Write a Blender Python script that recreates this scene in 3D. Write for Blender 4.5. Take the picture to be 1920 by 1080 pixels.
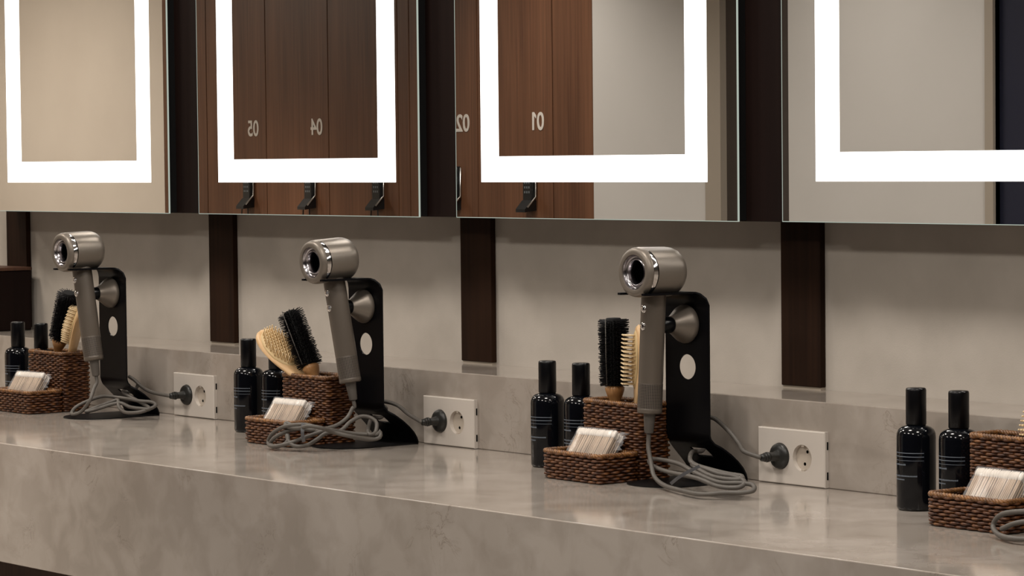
import bpy, bmesh, math, random
from mathutils import Vector, Matrix, noise
random.seed(7)
PI = math.pi
for o in list(bpy.data.objects): bpy.data.objects.remove(o)
scn = bpy.context.scene
COL = scn.collection

# ------------------------------------------------------------------ camera
cam_d = bpy.data.cameras.new('camera'); cam = bpy.data.objects.new('camera', cam_d); COL.objects.link(cam)
yaw, pit, rol = math.radians(51.206), math.radians(-2.51), math.radians(-0.5858)
fwd = Vector((-math.sin(yaw)*math.cos(pit), math.cos(yaw)*math.cos(pit), math.sin(pit)))
rt = Vector((math.cos(yaw), math.sin(yaw), 0)); up = rt.cross(fwd)
R2 = rt*math.cos(rol)+up*math.sin(rol); U2 = up*math.cos(rol)-rt*math.sin(rol)
m = Matrix((R2, U2, -fwd)).transposed().to_4x4(); m.translation = Vector((4.1976, -3.1862, 0.5066))
cam.matrix_world = m
cam_d.sensor_width = 36; cam_d.lens = 5568.73/1920*36; cam_d.clip_end = 60; cam_d.clip_start = .05
scn.camera = cam

# ------------------------------------------------------------------ world and view
w = bpy.data.worlds.new('room_air'); scn.world = w; w.use_nodes = True
w.node_tree.nodes['Background'].inputs[0].default_value = (1, .9, .8, 1)
w.node_tree.nodes['Background'].inputs[1].default_value = 0.02
scn.view_settings.view_transform = 'Standard'; scn.view_settings.look = 'None'
scn.view_settings.exposure = 0.0; scn.view_settings.gamma = 1; scn.view_settings.use_curve_mapping = False

# ------------------------------------------------------------------ recessed ceiling lights of the room, and added fill lamps
WARM = (1, .90, .78); NEUT = (1, .93, .85)
CEIL = 1.75
# x, y, watts, colour, cone in degrees
LAMPS = [(-3.6, -.85, 17, WARM, 170), (-2.0, -.85, 17, WARM, 170), (-.6, -.8, 15, NEUT, 170), (.9, -.8, 15, NEUT, 170), (2.3, -.8, 15, NEUT, 170), (3.9, -.85, 15, NEUT, 170),
         (-.6, -2.75, 27, NEUT, 150), (.9, -2.75, 33, NEUT, 150), (2.4, -2.75, 36, NEUT, 150), (5.0, -2.6, 26, NEUT, 150),  # unseen fill row, added to lighten the shade under the mirrors
         (-7.9, -2.3, 47, WARM, 170), (-6.1, -3.15, 17, WARM, 55), (-4.4, -3.2, 11, NEUT, 110), (-2.7, -3.1, 8.5, NEUT, 120)]
# unseen spots added to brighten the counter front: position, target, watts, colour, cone
FILL_SPOTS = [((-2.1, -2.4), (-1.7, -.62, -.5), 5.5, WARM, 36), ((-1.0, -2.4), (-.6, -.62, -.5), 2.0, WARM, 36)]

# ------------------------------------------------------------------ materials
def mat(name, color=(.5,.5,.5), rough=.5, metal=0, spec=.5, coat=0, trans=0, alpha=1):
    m = bpy.data.materials.new(name); m.use_nodes = True
    b = m.node_tree.nodes['Principled BSDF']
    b.inputs['Base Color'].default_value = (*color, 1); b.inputs['Roughness'].default_value = rough
    b.inputs['Metallic'].default_value = metal; b.inputs['Specular IOR Level'].default_value = spec
    b.inputs['Coat Weight'].default_value = coat; b.inputs['Transmission Weight'].default_value = trans
    b.inputs['Alpha'].default_value = alpha
    return m
def nd(m, t, **kw):
    n = m.node_tree.nodes.new(t)
    for k, v in kw.items():
        if k.startswith('i_'): n.inputs[k[2:].replace('_', ' ')].default_value = v
        else: setattr(n, k, v)
    return n
def lk(m, a, b): m.node_tree.links.new(a, b)
def ramp(m, stops):
    n = nd(m, 'ShaderNodeValToRGB'); e = n.color_ramp.elements
    e[0].position, e[0].color = stops[0][0], (*stops[0][1], 1); e[1].position, e[1].color = stops[-1][0], (*stops[-1][1], 1)
    for p, c in stops[1:-1]:
        x = e.new(p); x.color = (*c, 1)
    return n
def coords(m, scale=(1,1,1)):
    t = nd(m, 'ShaderNodeTexCoord'); mp = nd(m, 'ShaderNodeMapping'); mp.inputs['Scale'].default_value = scale
    lk(m, t.outputs['Object'], mp.inputs['Vector']); return mp.outputs['Vector']
def bump(m, src, strength, dist=.001):
    b = nd(m, 'ShaderNodeBump'); b.inputs['Strength'].default_value = strength; b.inputs['Distance'].default_value = dist
    lk(m, src, b.inputs['Height']); lk(m, b.outputs[0], m.node_tree.nodes['Principled BSDF'].inputs['Normal'])
def noise_mat(name, stops, scale=(1,1,1), nscale=5, detail=6, dist=0, rough=.5, spec=.5, bmp=0, coat=0, metal=0):
    m = mat(name, rough=rough, spec=spec, coat=coat, metal=metal); v = coords(m, scale)
    n = nd(m, 'ShaderNodeTexNoise'); n.inputs['Scale'].default_value = nscale; n.inputs['Detail'].default_value = detail
    n.inputs['Distortion'].default_value = dist; lk(m, v, n.inputs['Vector'])
    r = ramp(m, stops); lk(m, n.outputs['Fac'], r.inputs[0])
    lk(m, r.outputs[0], m.node_tree.nodes['Principled BSDF'].inputs['Base Color'])
    if bmp: bump(m, n.outputs['Fac'], bmp)
    return m
def wood_mat(name, dark, light, rough=.45, grain=60, spec=.4):
    m = mat(name, rough=rough, spec=spec)
    v = coords(m, (grain, grain, 1.2)); n = nd(m, 'ShaderNodeTexNoise'); n.inputs['Scale'].default_value = 1.6; n.inputs['Detail'].default_value = 7
    n.inputs['Distortion'].default_value = .4; lk(m, v, n.inputs['Vector'])
    v2 = coords(m, (7, 7, .5)); n2 = nd(m, 'ShaderNodeTexNoise'); n2.inputs['Scale'].default_value = 1.3; n2.inputs['Detail'].default_value = 3; lk(m, v2, n2.inputs['Vector'])
    a = nd(m, 'ShaderNodeMath', operation='MULTIPLY_ADD'); lk(m, n2.outputs['Fac'], a.inputs[0]); a.inputs[1].default_value = .6
    b = nd(m, 'ShaderNodeMath', operation='MULTIPLY'); lk(m, n.outputs['Fac'], b.inputs[0]); b.inputs[1].default_value = .5
    lk(m, b.outputs[0], a.inputs[2])
    mid = tuple((p+q)/2 for p, q in zip(dark, light))
    r = ramp(m, [(.35, dark), (.53, mid), (.72, light)]); lk(m, a.outputs[0], r.inputs[0])
    lk(m, r.outputs[0], m.node_tree.nodes['Principled BSDF'].inputs['Base Color'])
    bump(m, n.outputs['Fac'], .15, .0006)
    return m
def marble(name, base, vein, pale, rough=.10):
    m = mat(name, rough=rough, spec=.72, coat=0)
    v = coords(m)
    n = nd(m, 'ShaderNodeTexNoise'); n.inputs['Scale'].default_value = 3.2; n.inputs['Detail'].default_value = 8; n.inputs['Distortion'].default_value = .8; lk(m, v, n.inputs['Vector'])
    r = ramp(m, [(.3, base), (.55, tuple((a+b)/2 for a, b in zip(base, pale))), (.72, pale)]); lk(m, n.outputs['Fac'], r.inputs[0])
    n2 = nd(m, 'ShaderNodeTexNoise'); n2.inputs['Scale'].default_value = 15; n2.inputs['Detail'].default_value = 9; n2.inputs['Roughness'].default_value = .62; n2.inputs['Distortion'].default_value = 1.6; lk(m, v, n2.inputs['Vector'])
    s = nd(m, 'ShaderNodeMath', operation='SUBTRACT'); lk(m, n2.outputs['Fac'], s.inputs[0]); s.inputs[1].default_value = .5
    ab = nd(m, 'ShaderNodeMath', operation='ABSOLUTE'); lk(m, s.outputs[0], ab.inputs[0])
    r2 = ramp(m, [(0, (1,1,1)), (.016, (0,0,0))]); lk(m, ab.outputs[0], r2.inputs[0])
    n3 = nd(m, 'ShaderNodeTexNoise'); n3.inputs['Scale'].default_value = 9; n3.inputs['Detail'].default_value = 2; lk(m, v, n3.inputs['Vector'])
    r3 = ramp(m, [(.56, (0,0,0)), (.70, (.50,.50,.50))]); lk(m, n3.outputs['Fac'], r3.inputs[0])
    mu = nd(m, 'ShaderNodeMath', operation='MULTIPLY'); lk(m, r2.outputs[0], mu.inputs[0]); lk(m, r3.outputs[0], mu.inputs[1])
    mx = nd(m, 'ShaderNodeMix', data_type='RGBA'); lk(m, mu.outputs[0], mx.inputs[0]); lk(m, r.outputs[0], mx.inputs[6]); mx.inputs[7].default_value = (*vein, 1)
    # soft cloudy patches
    n4 = nd(m, 'ShaderNodeTexNoise'); n4.inputs['Scale'].default_value = 16; n4.inputs['Detail'].default_value = 6; n4.inputs['Distortion'].default_value = .5; lk(m, v, n4.inputs['Vector'])
    r4 = ramp(m, [(.38, (.80,.785,.77)), (.58, (1,1,1))]); lk(m, n4.outputs['Fac'], r4.inputs[0])
    m2 = nd(m, 'ShaderNodeMix', data_type='RGBA', blend_type='MULTIPLY'); m2.inputs[0].default_value = .8
    lk(m, mx.outputs[2], m2.inputs[6]); lk(m, r4.outputs[0], m2.inputs[7])
    lk(m, m2.outputs[2], m.node_tree.nodes['Principled BSDF'].inputs['Base Color'])
    return m
def emis(name, color, strength):
    m = bpy.data.materials.new(name); m.use_nodes = True; nt = m.node_tree
    for n in list(nt.nodes): nt.nodes.remove(n)
    e = nt.nodes.new('ShaderNodeEmission'); o = nt.nodes.new('ShaderNodeOutputMaterial')
    e.inputs[0].default_value = (*color, 1); e.inputs[1].default_value = strength
    nt.links.new(e.outputs[0], o.inputs[0]); return m

M = {}
M['marble'] = marble('beige_marble', (.315,.275,.237), (.12,.085,.06), (.415,.37,.33))
M['plaster'] = noise_mat('beige_wallpaper', [(.35, (.42,.38,.335)), (.7, (.49,.445,.395))], nscale=9, detail=8, rough=.8, spec=.2)
nz = M['plaster']; vv = coords(nz, (1,1,1)); n_ = nd(nz, 'ShaderNodeTexNoise'); n_.inputs['Scale'].default_value = 420; n_.inputs['Detail'].default_value = 3; lk(nz, vv, n_.inputs['Vector']); bump(nz, n_.outputs['Fac'], .25, .0006)
M['cream'] = noise_mat('cream_paint', [(.3, (.66,.585,.50)), (.7, (.72,.645,.555))], nscale=2, rough=.7, spec=.2)
M['greywall'] = noise_mat('pale_grey_paint', [(.3, (.56,.535,.50)), (.7, (.60,.575,.54))], nscale=2, rough=.7, spec=.2)
M['white'] = mat('white_paint', (.7,.68,.64), .7, spec=.2)
M['batten'] = wood_mat('dark_walnut_batten', (.011,.0046,.0022), (.029,.0125,.006), rough=.6, spec=.1)
M['cabinet'] = wood_mat('dark_walnut_cabinet', (.0045,.0018,.0014), (.011,.0045,.0034), rough=.55, spec=.12)
M['locker'] = wood_mat('brown_locker_veneer', (.075,.030,.014), (.18,.080,.040), rough=.42)
M['base_wood'] = wood_mat('vanity_wood', (.045,.018,.010), (.10,.045,.025), rough=.5)
M['floor'] = noise_mat('dark_floor_tile', [(.3, (.10,.09,.08)), (.7, (.14,.125,.11))], nscale=4, rough=.45)
M['ceiling'] = mat('ceiling_paint', (.6,.57,.53), .8, spec=.2)
M['mirror'] = mat('mirror_silver', (.93,.93,.925), .0, metal=1)
M['edge'] = emis('lit_glass_edge', (.82,.92,.80), .5)
M['strip'] = emis('frosted_light_strip', (1.0,.975,.93), 3.2)
M['recess'] = mat('black_recess', (.004,.004,.0045), .5)
M['black'] = mat('gloss_black_metal', (.003,.003,.0038), .3, spec=.11)
M['base_black'] = mat('satin_black_metal', (.004,.0037,.004), .45, spec=.2)
M['nickel'] = noise_mat('satin_nickel', [(.3, (.180,.155,.128)), (.7, (.198,.170,.142))], nscale=3, rough=.40, metal=.45, spec=.4)
M['handle'] = mat('nickel_grey_plastic', (.128,.107,.088), .38, metal=.35)
M['chrome'] = mat('polished_chrome', (.82,.80,.80), .08, metal=1)
M['bore'] = mat('chrome_bore', (.42,.40,.42), .2, metal=1)
M['dark'] = mat('black_hollow', (.001,.001,.001), .9, spec=0)
M['grille'] = mat('perforated_grille', (.075,.065,.058), .45, metal=.4)
g = M['grille']; v = nd(g, 'ShaderNodeTexCoord').outputs['UV']; mp = nd(g, 'ShaderNodeMapping'); mp.inputs['Scale'].default_value = (44, 16, 1); lk(g, v, mp.inputs[0])
vo = nd(g, 'ShaderNodeTexVoronoi'); vo.inputs['Scale'].default_value = 1; vo.inputs['Randomness'].default_value = 0; lk(g, mp.outputs[0], vo.inputs['Vector'])
rr = ramp(g, [(.30, (.008,.007,.006)), (.42, (.15,.125,.105))]); lk(g, vo.outputs['Distance'], rr.inputs[0]); lk(g, rr.outputs[0], g.node_tree.nodes['Principled BSDF'].inputs['Base Color'])
M['cord'] = mat('grey_rubber_cord', (.090,.080,.070), .5, spec=.4)
M['plug'] = mat('black_plug_rubber', (.014,.014,.0125), .35, spec=.5)
M['bottle'] = mat('black_glass', (.0025,.003,.0045), .10, spec=.38)
M['cap'] = mat('black_cap_plastic', (.002,.002,.0028), .28, spec=.25)
M['print'] = mat('pale_print', (.14,.165,.20), .5)
M['socket'] = noise_mat('white_socket_plastic', [(.3, (.53,.48,.43)), (.7, (.56,.51,.46))], nscale=6, rough=.22, spec=.5)
M['socket_in'] = mat('ivory_socket_plastic', (.46,.40,.335), .35)
M['wicker'] = noise_mat('brown_wicker', [(.30, (.030,.008,.002)), (.52, (.085,.028,.008)), (.75, (.19,.078,.023))], nscale=95, detail=3, rough=.42, spec=.45)
M['rim'] = noise_mat('wicker_rim', [(.30, (.060,.022,.007)), (.52, (.15,.065,.02)), (.75, (.30,.13,.032))], nscale=120, detail=3, rough=.38, spec=.5)
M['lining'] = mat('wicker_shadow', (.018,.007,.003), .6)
M['beech'] = wood_mat('beech_wood', (.52,.32,.15), (.70,.47,.25), rough=.4, grain=90)
M['pin'] = mat('wooden_pin', (.78,.60,.36), .45)
M['pad'] = mat('tan_brush_cushion', (.55,.40,.20), .55)
M['oldwood'] = wood_mat('turned_wood', (.26,.115,.038), (.48,.25,.10), rough=.35, grain=120)
M['bristle'] = mat('black_bristle', (.004,.0035,.004), .5, spec=.3)
M['core'] = mat('black_brush_core', (.003,.0028,.003), .7, spec=.2)
M['cotton'] = noise_mat('cotton', [(.3, (.66,.60,.53)), (.7, (.80,.74,.67))], nscale=60, rough=.9, spec=.1)
M['stick'] = noise_mat('wooden_stick', [(.3, (.36,.25,.16)), (.7, (.52,.39,.27))], nscale=40, rough=.6)
M['wrap'] = mat('clear_wrap', (.9,.9,.92), .12, spec=.6, alpha=.13)
M['tie'] = mat('grey_strap', (.07,.07,.075), .35)
M['number'] = mat('white_number', (.68,.63,.57), .6)
M['lock'] = mat('black_lock', (.012,.013,.014), .3)
M['key'] = mat('grey_key', (.16,.18,.19), .4)
M['steel'] = mat('brushed_steel', (.62,.62,.60), .22, metal=1)
M['door'] = mat('navy_door', (.018,.020,.038), .4)
M['darkdoor'] = mat('umber_pillar', (.055,.042,.034), .5)
M['trimtan'] = mat('tan_trim', (.36,.31,.25), .5)

# ------------------------------------------------------------------ mesh helpers
def link(name, bm, ma, parent=None, smooth=False, auto=None):
    bmesh.ops.recalc_face_normals(bm, faces=bm.faces[:])
    me = bpy.data.meshes.new(name); bm.to_mesh(me); bm.free()
    if smooth:
        for p in me.polygons: p.use_smooth = True
        if auto is not None: me.set_sharp_from_angle(angle=math.radians(auto))
    o = bpy.data.objects.new(name, me); COL.objects.link(o)
    for x in (ma if isinstance(ma, (list, tuple)) else [ma]): me.materials.append(x)
    if parent: o.parent = parent
    return o
def box(bm, x0, x1, y0, y1, z0, z1, bev=0, seg=2, mi=0):
    t = bmesh.new(); bmesh.ops.create_cube(t, size=1)
    for v in t.verts: v.co = Vector(((x0+x1)/2+v.co.x*(x1-x0), (y0+y1)/2+v.co.y*(y1-y0), (z0+z1)/2+v.co.z*(z1-z0)))
    if bev: bmesh.ops.bevel(t, geom=t.edges[:], offset=bev, segments=seg, profile=.5, affect='EDGES')
    join(bm, t, mi=mi)
def join(bm, t, M4=None, mi=0):
    if M4 is not None: t.transform(M4)
    vm = {v: bm.verts.new(v.co) for v in t.verts}
    for f in t.faces:
        try: nf = bm.faces.new([vm[v] for v in f.verts]); nf.material_index = mi; nf.smooth = f.smooth
        except ValueError: pass
    t.free()
def lathe(bm, prof, n=48, M4=None, mi=0, uv=False):
    """prof: list of (r,z) round local Z"""
    t = bmesh.new(); rings = []
    for r, z in prof:
        if r < 1e-6: rings.append([t.verts.new((0,0,z))])
        else: rings.append([t.verts.new((r*math.cos(2*PI*k/n), r*math.sin(2*PI*k/n), z)) for k in range(n)])
    for a, b in zip(rings, rings[1:]):
        for k in range(n):
            k2 = (k+1) % n
            if len(a) == 1 and len(b) == 1: continue
            if len(a) == 1: t.faces.new((a[0], b[k2], b[k]))
            elif len(b) == 1: t.faces.new((a[k], a[k2], b[0]))
            else: t.faces.new((a[k], a[k2], b[k2], b[k]))
    join(bm, t, M4, mi)
def catmull(pts, step):
    P = [Vector(p) for p in pts]; P = [P[0]*2-P[1]]+P+[P[-1]*2-P[-2]]; out = []
    for i in range(1, len(P)-2):
        a, b, c, d = P[i-1:i+3]; n = max(2, int((c-b).length/step))
        for k in range(n):
            t = k/n
            out.append(.5*((2*b)+(c-a)*t+(2*a-5*b+4*c-d)*t*t+(3*b-a-3*c+d)*t**3))
    out.append(P[-2]); return out
def sweep(bm, pts, rad, n=8, closed=False, caps=True):
    P = [Vector(p) for p in pts]; N = len(P)
    tan = []
    for i in range(N):
        a = P[(i-1) % N] if (closed or i > 0) else P[i]; b = P[(i+1) % N] if (closed or i < N-1) else P[i]
        d = b-a; tan.append(d.normalized() if d.length > 1e-9 else Vector((0,0,1)))
    ref = Vector((0,0,1)) if abs(tan[0].z) < .9 else Vector((1,0,0))
    nrm = (ref-tan[0]*ref.dot(tan[0])).normalized(); rings = []
    for i in range(N):
        nrm = (nrm-tan[i]*nrm.dot(tan[i])).normalized(); bi = tan[i].cross(nrm)
        r = rad(i/(N-1)) if callable(rad) else rad
        rings.append([bm.verts.new(P[i]+(nrm*math.cos(2*PI*k/n)+bi*math.sin(2*PI*k/n))*r) for k in range(n)])
    for i in range(N if closed else N-1):
        a, b = rings[i], rings[(i+1) % N]
        for k in range(n):
            bm.faces.new((a[k], a[(k+1) % n], b[(k+1) % n], b[k]))
    if caps and not closed:
        bm.faces.new(rings[0][::-1]); bm.faces.new(rings[-1])
def strip_pts(pts, k=1):
    return pts
def empty(name, loc, rz=0):
    o = bpy.data.objects.new(name, None); COL.objects.link(o); o.location = loc; o.rotation_euler = (0,0,rz)
    o.empty_display_size = .02; return o
def tag(o, label=None, cat=None, group=None, kind=None):
    if label: o['label'] = label
    if cat: o['category'] = cat
    if group: o['group'] = group
    if kind: o['kind'] = kind
    return o
def kids(o): return [c for c in bpy.data.objects if c.parent == o]
def dup(o, parent=None, loc=None, rz=None, label=None):
    c = o.copy(); COL.objects.link(c)
    if parent: c.parent = parent
    if loc is not None: c.location = loc
    if rz is not None: c.rotation_euler = (0,0,rz)
    if label: c['label'] = label
    for ch in kids(o): dup(ch, c)
    return c
def struct(name, ma, boxes, label=None):
    bm = bmesh.new()
    for b in boxes: box(bm, *b)
    o = link(name, bm, ma); o['kind'] = 'structure'
    return o

# ================================================================== SETTING
YM = .0668            # mirror plane
YW = .1685            # wall plane
YO = -3.8             # opposite wall
XL, XR = -9.5, 6.2
FL = -.80
struct('floor', M['floor'], [(XL, XR, YO-.1, YW+.1, FL-.08, FL)])
struct('ceiling', M['ceiling'], [(XL, XR, YO-.1, YW+.1, CEIL, CEIL+.08)])
struct('wall_back', M['plaster'], [(XL, XR, YW, YW+.1, FL, CEIL)])
struct('wall_left', M['cream'], [(XL-.1, XL, YO-.1, YW+.1, FL, CEIL)])
struct('wall_right', M['cabinet'], [(XR, XR+.1, YO-.1, YW+.1, FL, CEIL)])  # unseen wall, coloured dark so glossy black things reflect less light
struct('wall_opposite_cream', M['cream'], [(XL, -7.131, YO-.1, YO, FL, CEIL)])
struct('wall_opposite_recess', M['locker'], [(-7.131, -4.171, YO-.12, YO-.045, FL, CEIL)])
struct('wall_opposite_grey', M['greywall'], [(-4.171, -3.552, YO-.1, YO, FL, CEIL), (-3.14, -2.2, YO-.1, YO, FL, CEIL), ])
struct('wall_opposite_darkened', M['cabinet'], [(-1.25, XR, YO-.1, YO, FL, CEIL)])  # unseen stretch, dark colour put in so the bottles mirror little light
struct('trim_1', M['trimtan'], [(-3.552, -3.472, YO-.1, YO+.01, FL, CEIL)])
struct('trim_2', M['darkdoor'], [(-3.472, -3.14, YO-.1, YO-.02, FL, CEIL)])
struct('trim_3', M['trimtan'], [(-2.235, -2.2, YO-.02, YO+.012, FL, CEIL)])
dr = struct('door_1', M['door'], [(-2.2, -1.25, YO-.06, YO-.02, FL, CEIL)])
bm = bmesh.new(); box(bm, -1.33, -1.31, YO-.021, YO+.03, .10, .40, .004)
link('door_handle', bm, M['steel'], dr)

# wall battens under the cabinet (front face y=.1578)
for i, (x0, x1) in enumerate(((-1.798, -1.708), (-.956, -.866), (-.1117, -.0217), (.7322, .8222))):
    bm = bmesh.new(); box(bm, x0+.002, x1-.002, .159, YW, .1310, .1352); o = link('trim_%d' % (i+8), bm, M['trimtan']); o['kind'] = 'structure'
    bm = bmesh.new(); box(bm, x0, x1, .1578-.001, YW, .1351, .405, .0012)
    o = link('trim_%d' % (i+4), bm, M['batten']); o['kind'] = 'structure'
# continuous dark wood cabinet that carries the mirrors
up_c = empty('upper_cabinet', (-.2, .1, .401)); tag(up_c, 'long dark walnut wall cabinet behind the row of lit mirrors', 'cabinet')
bm = bmesh.new(); box(bm, -1.75+.2, 3.2+.2, -.0132, YW-.1005, 0, 1.05, .001); link('cabinet_body', bm, M['cabinet'], up_c)

LL = ['over the far left end of the counter', 'over the leftmost dryer', 'over the middle dryer', 'over the nearest whole dryer', 'over the rightmost mirror', 'over the right end of the counter', 'added out of view as fill, mid-room facing the middle dryer', 'added out of view as fill, mid-room facing the third basket', 'added out of view as fill, mid-room facing the rightmost mirror', 'added out of view as fill behind the camera', 'before the cream wall', 'close above lockers 05 and 04', 'close above locker 01', 'close above the grey wall']
# ceiling lights and added fill row: round recessed fittings, each with its own lamp
for i, (x, y, pw, c, cone) in enumerate(LAMPS):
    t = empty('ceiling_light', (x, y, CEIL))
    tag(t, 'round recessed ceiling downlight '+LL[i], 'ceiling light', 'recessed ceiling downlights')
    bm = bmesh.new(); lathe(bm, [(.22,0), (.24,-.004), (.245,-.008), (.24,-.010), (.215,-.006), (.21,0)], 32); link('trim_ring', bm, M['white'], t, True)
    bm = bmesh.new(); lathe(bm, [(.0,-.003), (.21,-.003)], 32); link('diffuser', bm, emis('diffuser_glow', c, pw/16.), t)
    ld = bpy.data.lights.new('downlight', 'AREA'); ld.shape = 'DISK'; ld.size = .42; ld.spread = math.radians(cone); ld.energy = pw; ld.color = c
    lo = bpy.data.objects.new('downlight', ld); COL.objects.link(lo); lo.parent = t; lo.location = (0,0,-.012)

for i, ((x, y), tg, pw, c, cone) in enumerate(FILL_SPOTS):
    t = empty('fill_spot', (x, y, CEIL)); tag(t, 'unseen added ceiling spotlight aimed at the counter front '+('below the leftmost dryer', 'below the middle dryer', 'below the third basket')[i], 'fill_spot', 'unseen spots added to brighten the counter')
    d = (Vector(tg)-Vector((x, y, CEIL-.06))).normalized(); q = d.to_track_quat('-Z', 'Y')
    bm = bmesh.new(); lathe(bm, [(0,0), (.05,0), (.05,-.012), (.012,-.014), (.012,-.04), (0,-.04)], 24); link('canopy', bm, M['white'], t, True, 40)
    bm = bmesh.new(); lathe(bm, [(0,.06), (.05,.06), (.055,.055), (.055,-.05), (.05,-.05), (.05,-.03), (0,-.03)], 32, Matrix.Translation((0,0,-.09)) @ q.to_matrix().to_4x4()); link('lamp_head', bm, M['white'], t, True, 40)
    ld = bpy.data.lights.new('fill_spot_lamp', 'AREA'); ld.shape = 'DISK'; ld.size = .095; ld.energy = pw; ld.color = c; ld.spread = math.radians(cone)
    lo = bpy.data.objects.new('fill_spot_lamp', ld); COL.objects.link(lo); lo.parent = t; lo.rotation_mode = 'QUATERNION'; lo.rotation_quaternion = q; lo.location = Vector((0,0,-.09))+d*.052

# ================================================================== MIRRORS
def mirror(x0, x1, s, z0, z1, label, tilt=0):
    """x0,x1 pane edges; s=(outer left, inner left, inner right, outer right); z0 pane bottom"""
    ZT = 1.42; cx = (x0+x1)/2
    t = empty('lighted_mirror', (cx, YM, z0)); tag(t, label, 'mirror', 'lighted mirrors above the counter')
    W = (x1-x0)/2; H = ZT-z0
    bm = bmesh.new(); box(bm, -W+.0012, W-.0012, 0, .0045, .0012, H-.001); link('mirror_pane', bm, M['mirror'], t)
    bm = bmesh.new()
    for b in ((-W, -W+.0010), (W-.0010, W)): box(bm, *b, -.0002, .0032, 0, H)
    box(bm, -W+.0013, W-.0013, -.0002, .0032, 0, .0012); box(bm, -W+.0013, W-.0013, -.0002, .0032, H-.0013, H)
    link('glass_edge', bm, M['edge'], t)
    bm = bmesh.new(); box(bm, -W+.004, W-.002, .0048, .0200, .002, H-.002); link('backing_box', bm, M['recess'], t)
    ol, il, ir, orr = [q-cx for q in s]; zo = .0635; zi = .1085
    bm = bmesh.new()
    q = [[(ol, zo), (orr, zo), (orr, H-zo), (ol, H-zo)], [(il, zi), (ir, zi), (ir, H-zi), (il, H-zi)]]
    V = [[[bm.verts.new((a, y, b)) for a, b in r] for r in q] for y in (-.0006, 0)]
    for k in range(4):
        k2 = (k+1) % 4
        bm.faces.new((V[0][0][k], V[0][0][k2], V[0][1][k2], V[0][1][k]))
        bm.faces.new((V[0][0][k], V[0][0][k2], V[1][0][k2], V[1][0][k]))
        bm.faces.new((V[0][1][k], V[0][1][k2], V[1][1][k2], V[1][1][k]))
    link('light_strip', bm, M['strip'], t)
mirror(-1.7000, -.9633, (-1.6253, -1.5644, -1.0836, -1.031), .4000, 0, 'leftmost lit mirror, reflecting only a plain cream wall')
mirror(-.8515, -.1163, (-.7776, -.7228, -.2403, -.1866), .4003, 0, 'lit mirror reflecting brown lockers 05 and 04, left of centre')
mirror(-.0055, .7288, (.0681, .1172, .6046, .6567), .4008, 0, 'lit mirror reflecting brown locker 01 and half grey wall')
mirror(.8301, 1.5645, (.9053, .9566, 1.435, 1.488), .4018, 0, 'rightmost lit mirror, reflecting grey wall and a dark blue door')

# ================================================================== COUNTER
ct = empty('countertop', (-.5, -.27, 0)); tag(ct, 'long beige marble vanity countertop with deep front apron and backsplash', 'countertop')
def cbox(name, ma, b, bev):
    bm = bmesh.new(); box(bm, b[0]+.5, b[1]+.5, b[2]+.27, b[3]+.27, b[4], b[5], bev); return link(name, bm, ma, ct)
bm = bmesh.new(); xa, xb = -3.7, 3.7; bv = .0016
pr = [(.274, 0), (-.2796+bv, 0), (-.2796+bv*.4, -bv*.25), (-.2796+bv*.1, -bv*.6), (-.2796, -bv*1.1), (-.2796, -.2165), (-.2786, -.2175), (-.2546, -.2175), (-.2546, -.03), (.274, -.03)]
A = [bm.verts.new((xa, *p)) for p in pr]; B = [bm.verts.new((xb, *p)) for p in pr]
bm.faces.new(A); bm.faces.new(B[::-1])
for k in range(len(pr)): bm.faces.new((A[k], A[(k+1) % len(pr)], B[(k+1) % len(pr)], B[k]))
link('worktop', bm, M['marble'], ct)
cbox('backsplash', M['marble'], (-4.2, 3.2, .0, YW, .0002, .1309), .0014)
vb = empty('vanity_cabinet', (-.5, -.2, FL)); tag(vb, 'dark brown wooden vanity cabinet below the marble counter', 'cabinet')
bm = bmesh.new(); box(bm, -3.6, 3.6, -.28, .365, 0, .582); link('cabinet_body', bm, M['recess'], vb)
x = -3.6
k = 0
while x < 3.6:
    w_ = 0.62 if k else .578
    bm = bmesh.new(); box(bm, x+.0015, min(x+w_-.0015, 3.6), -.3, -.2802, .02, .580, .001); d = link('cabinet_door', bm, M['base_wood'], vb); x += w_; k += 1

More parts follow.
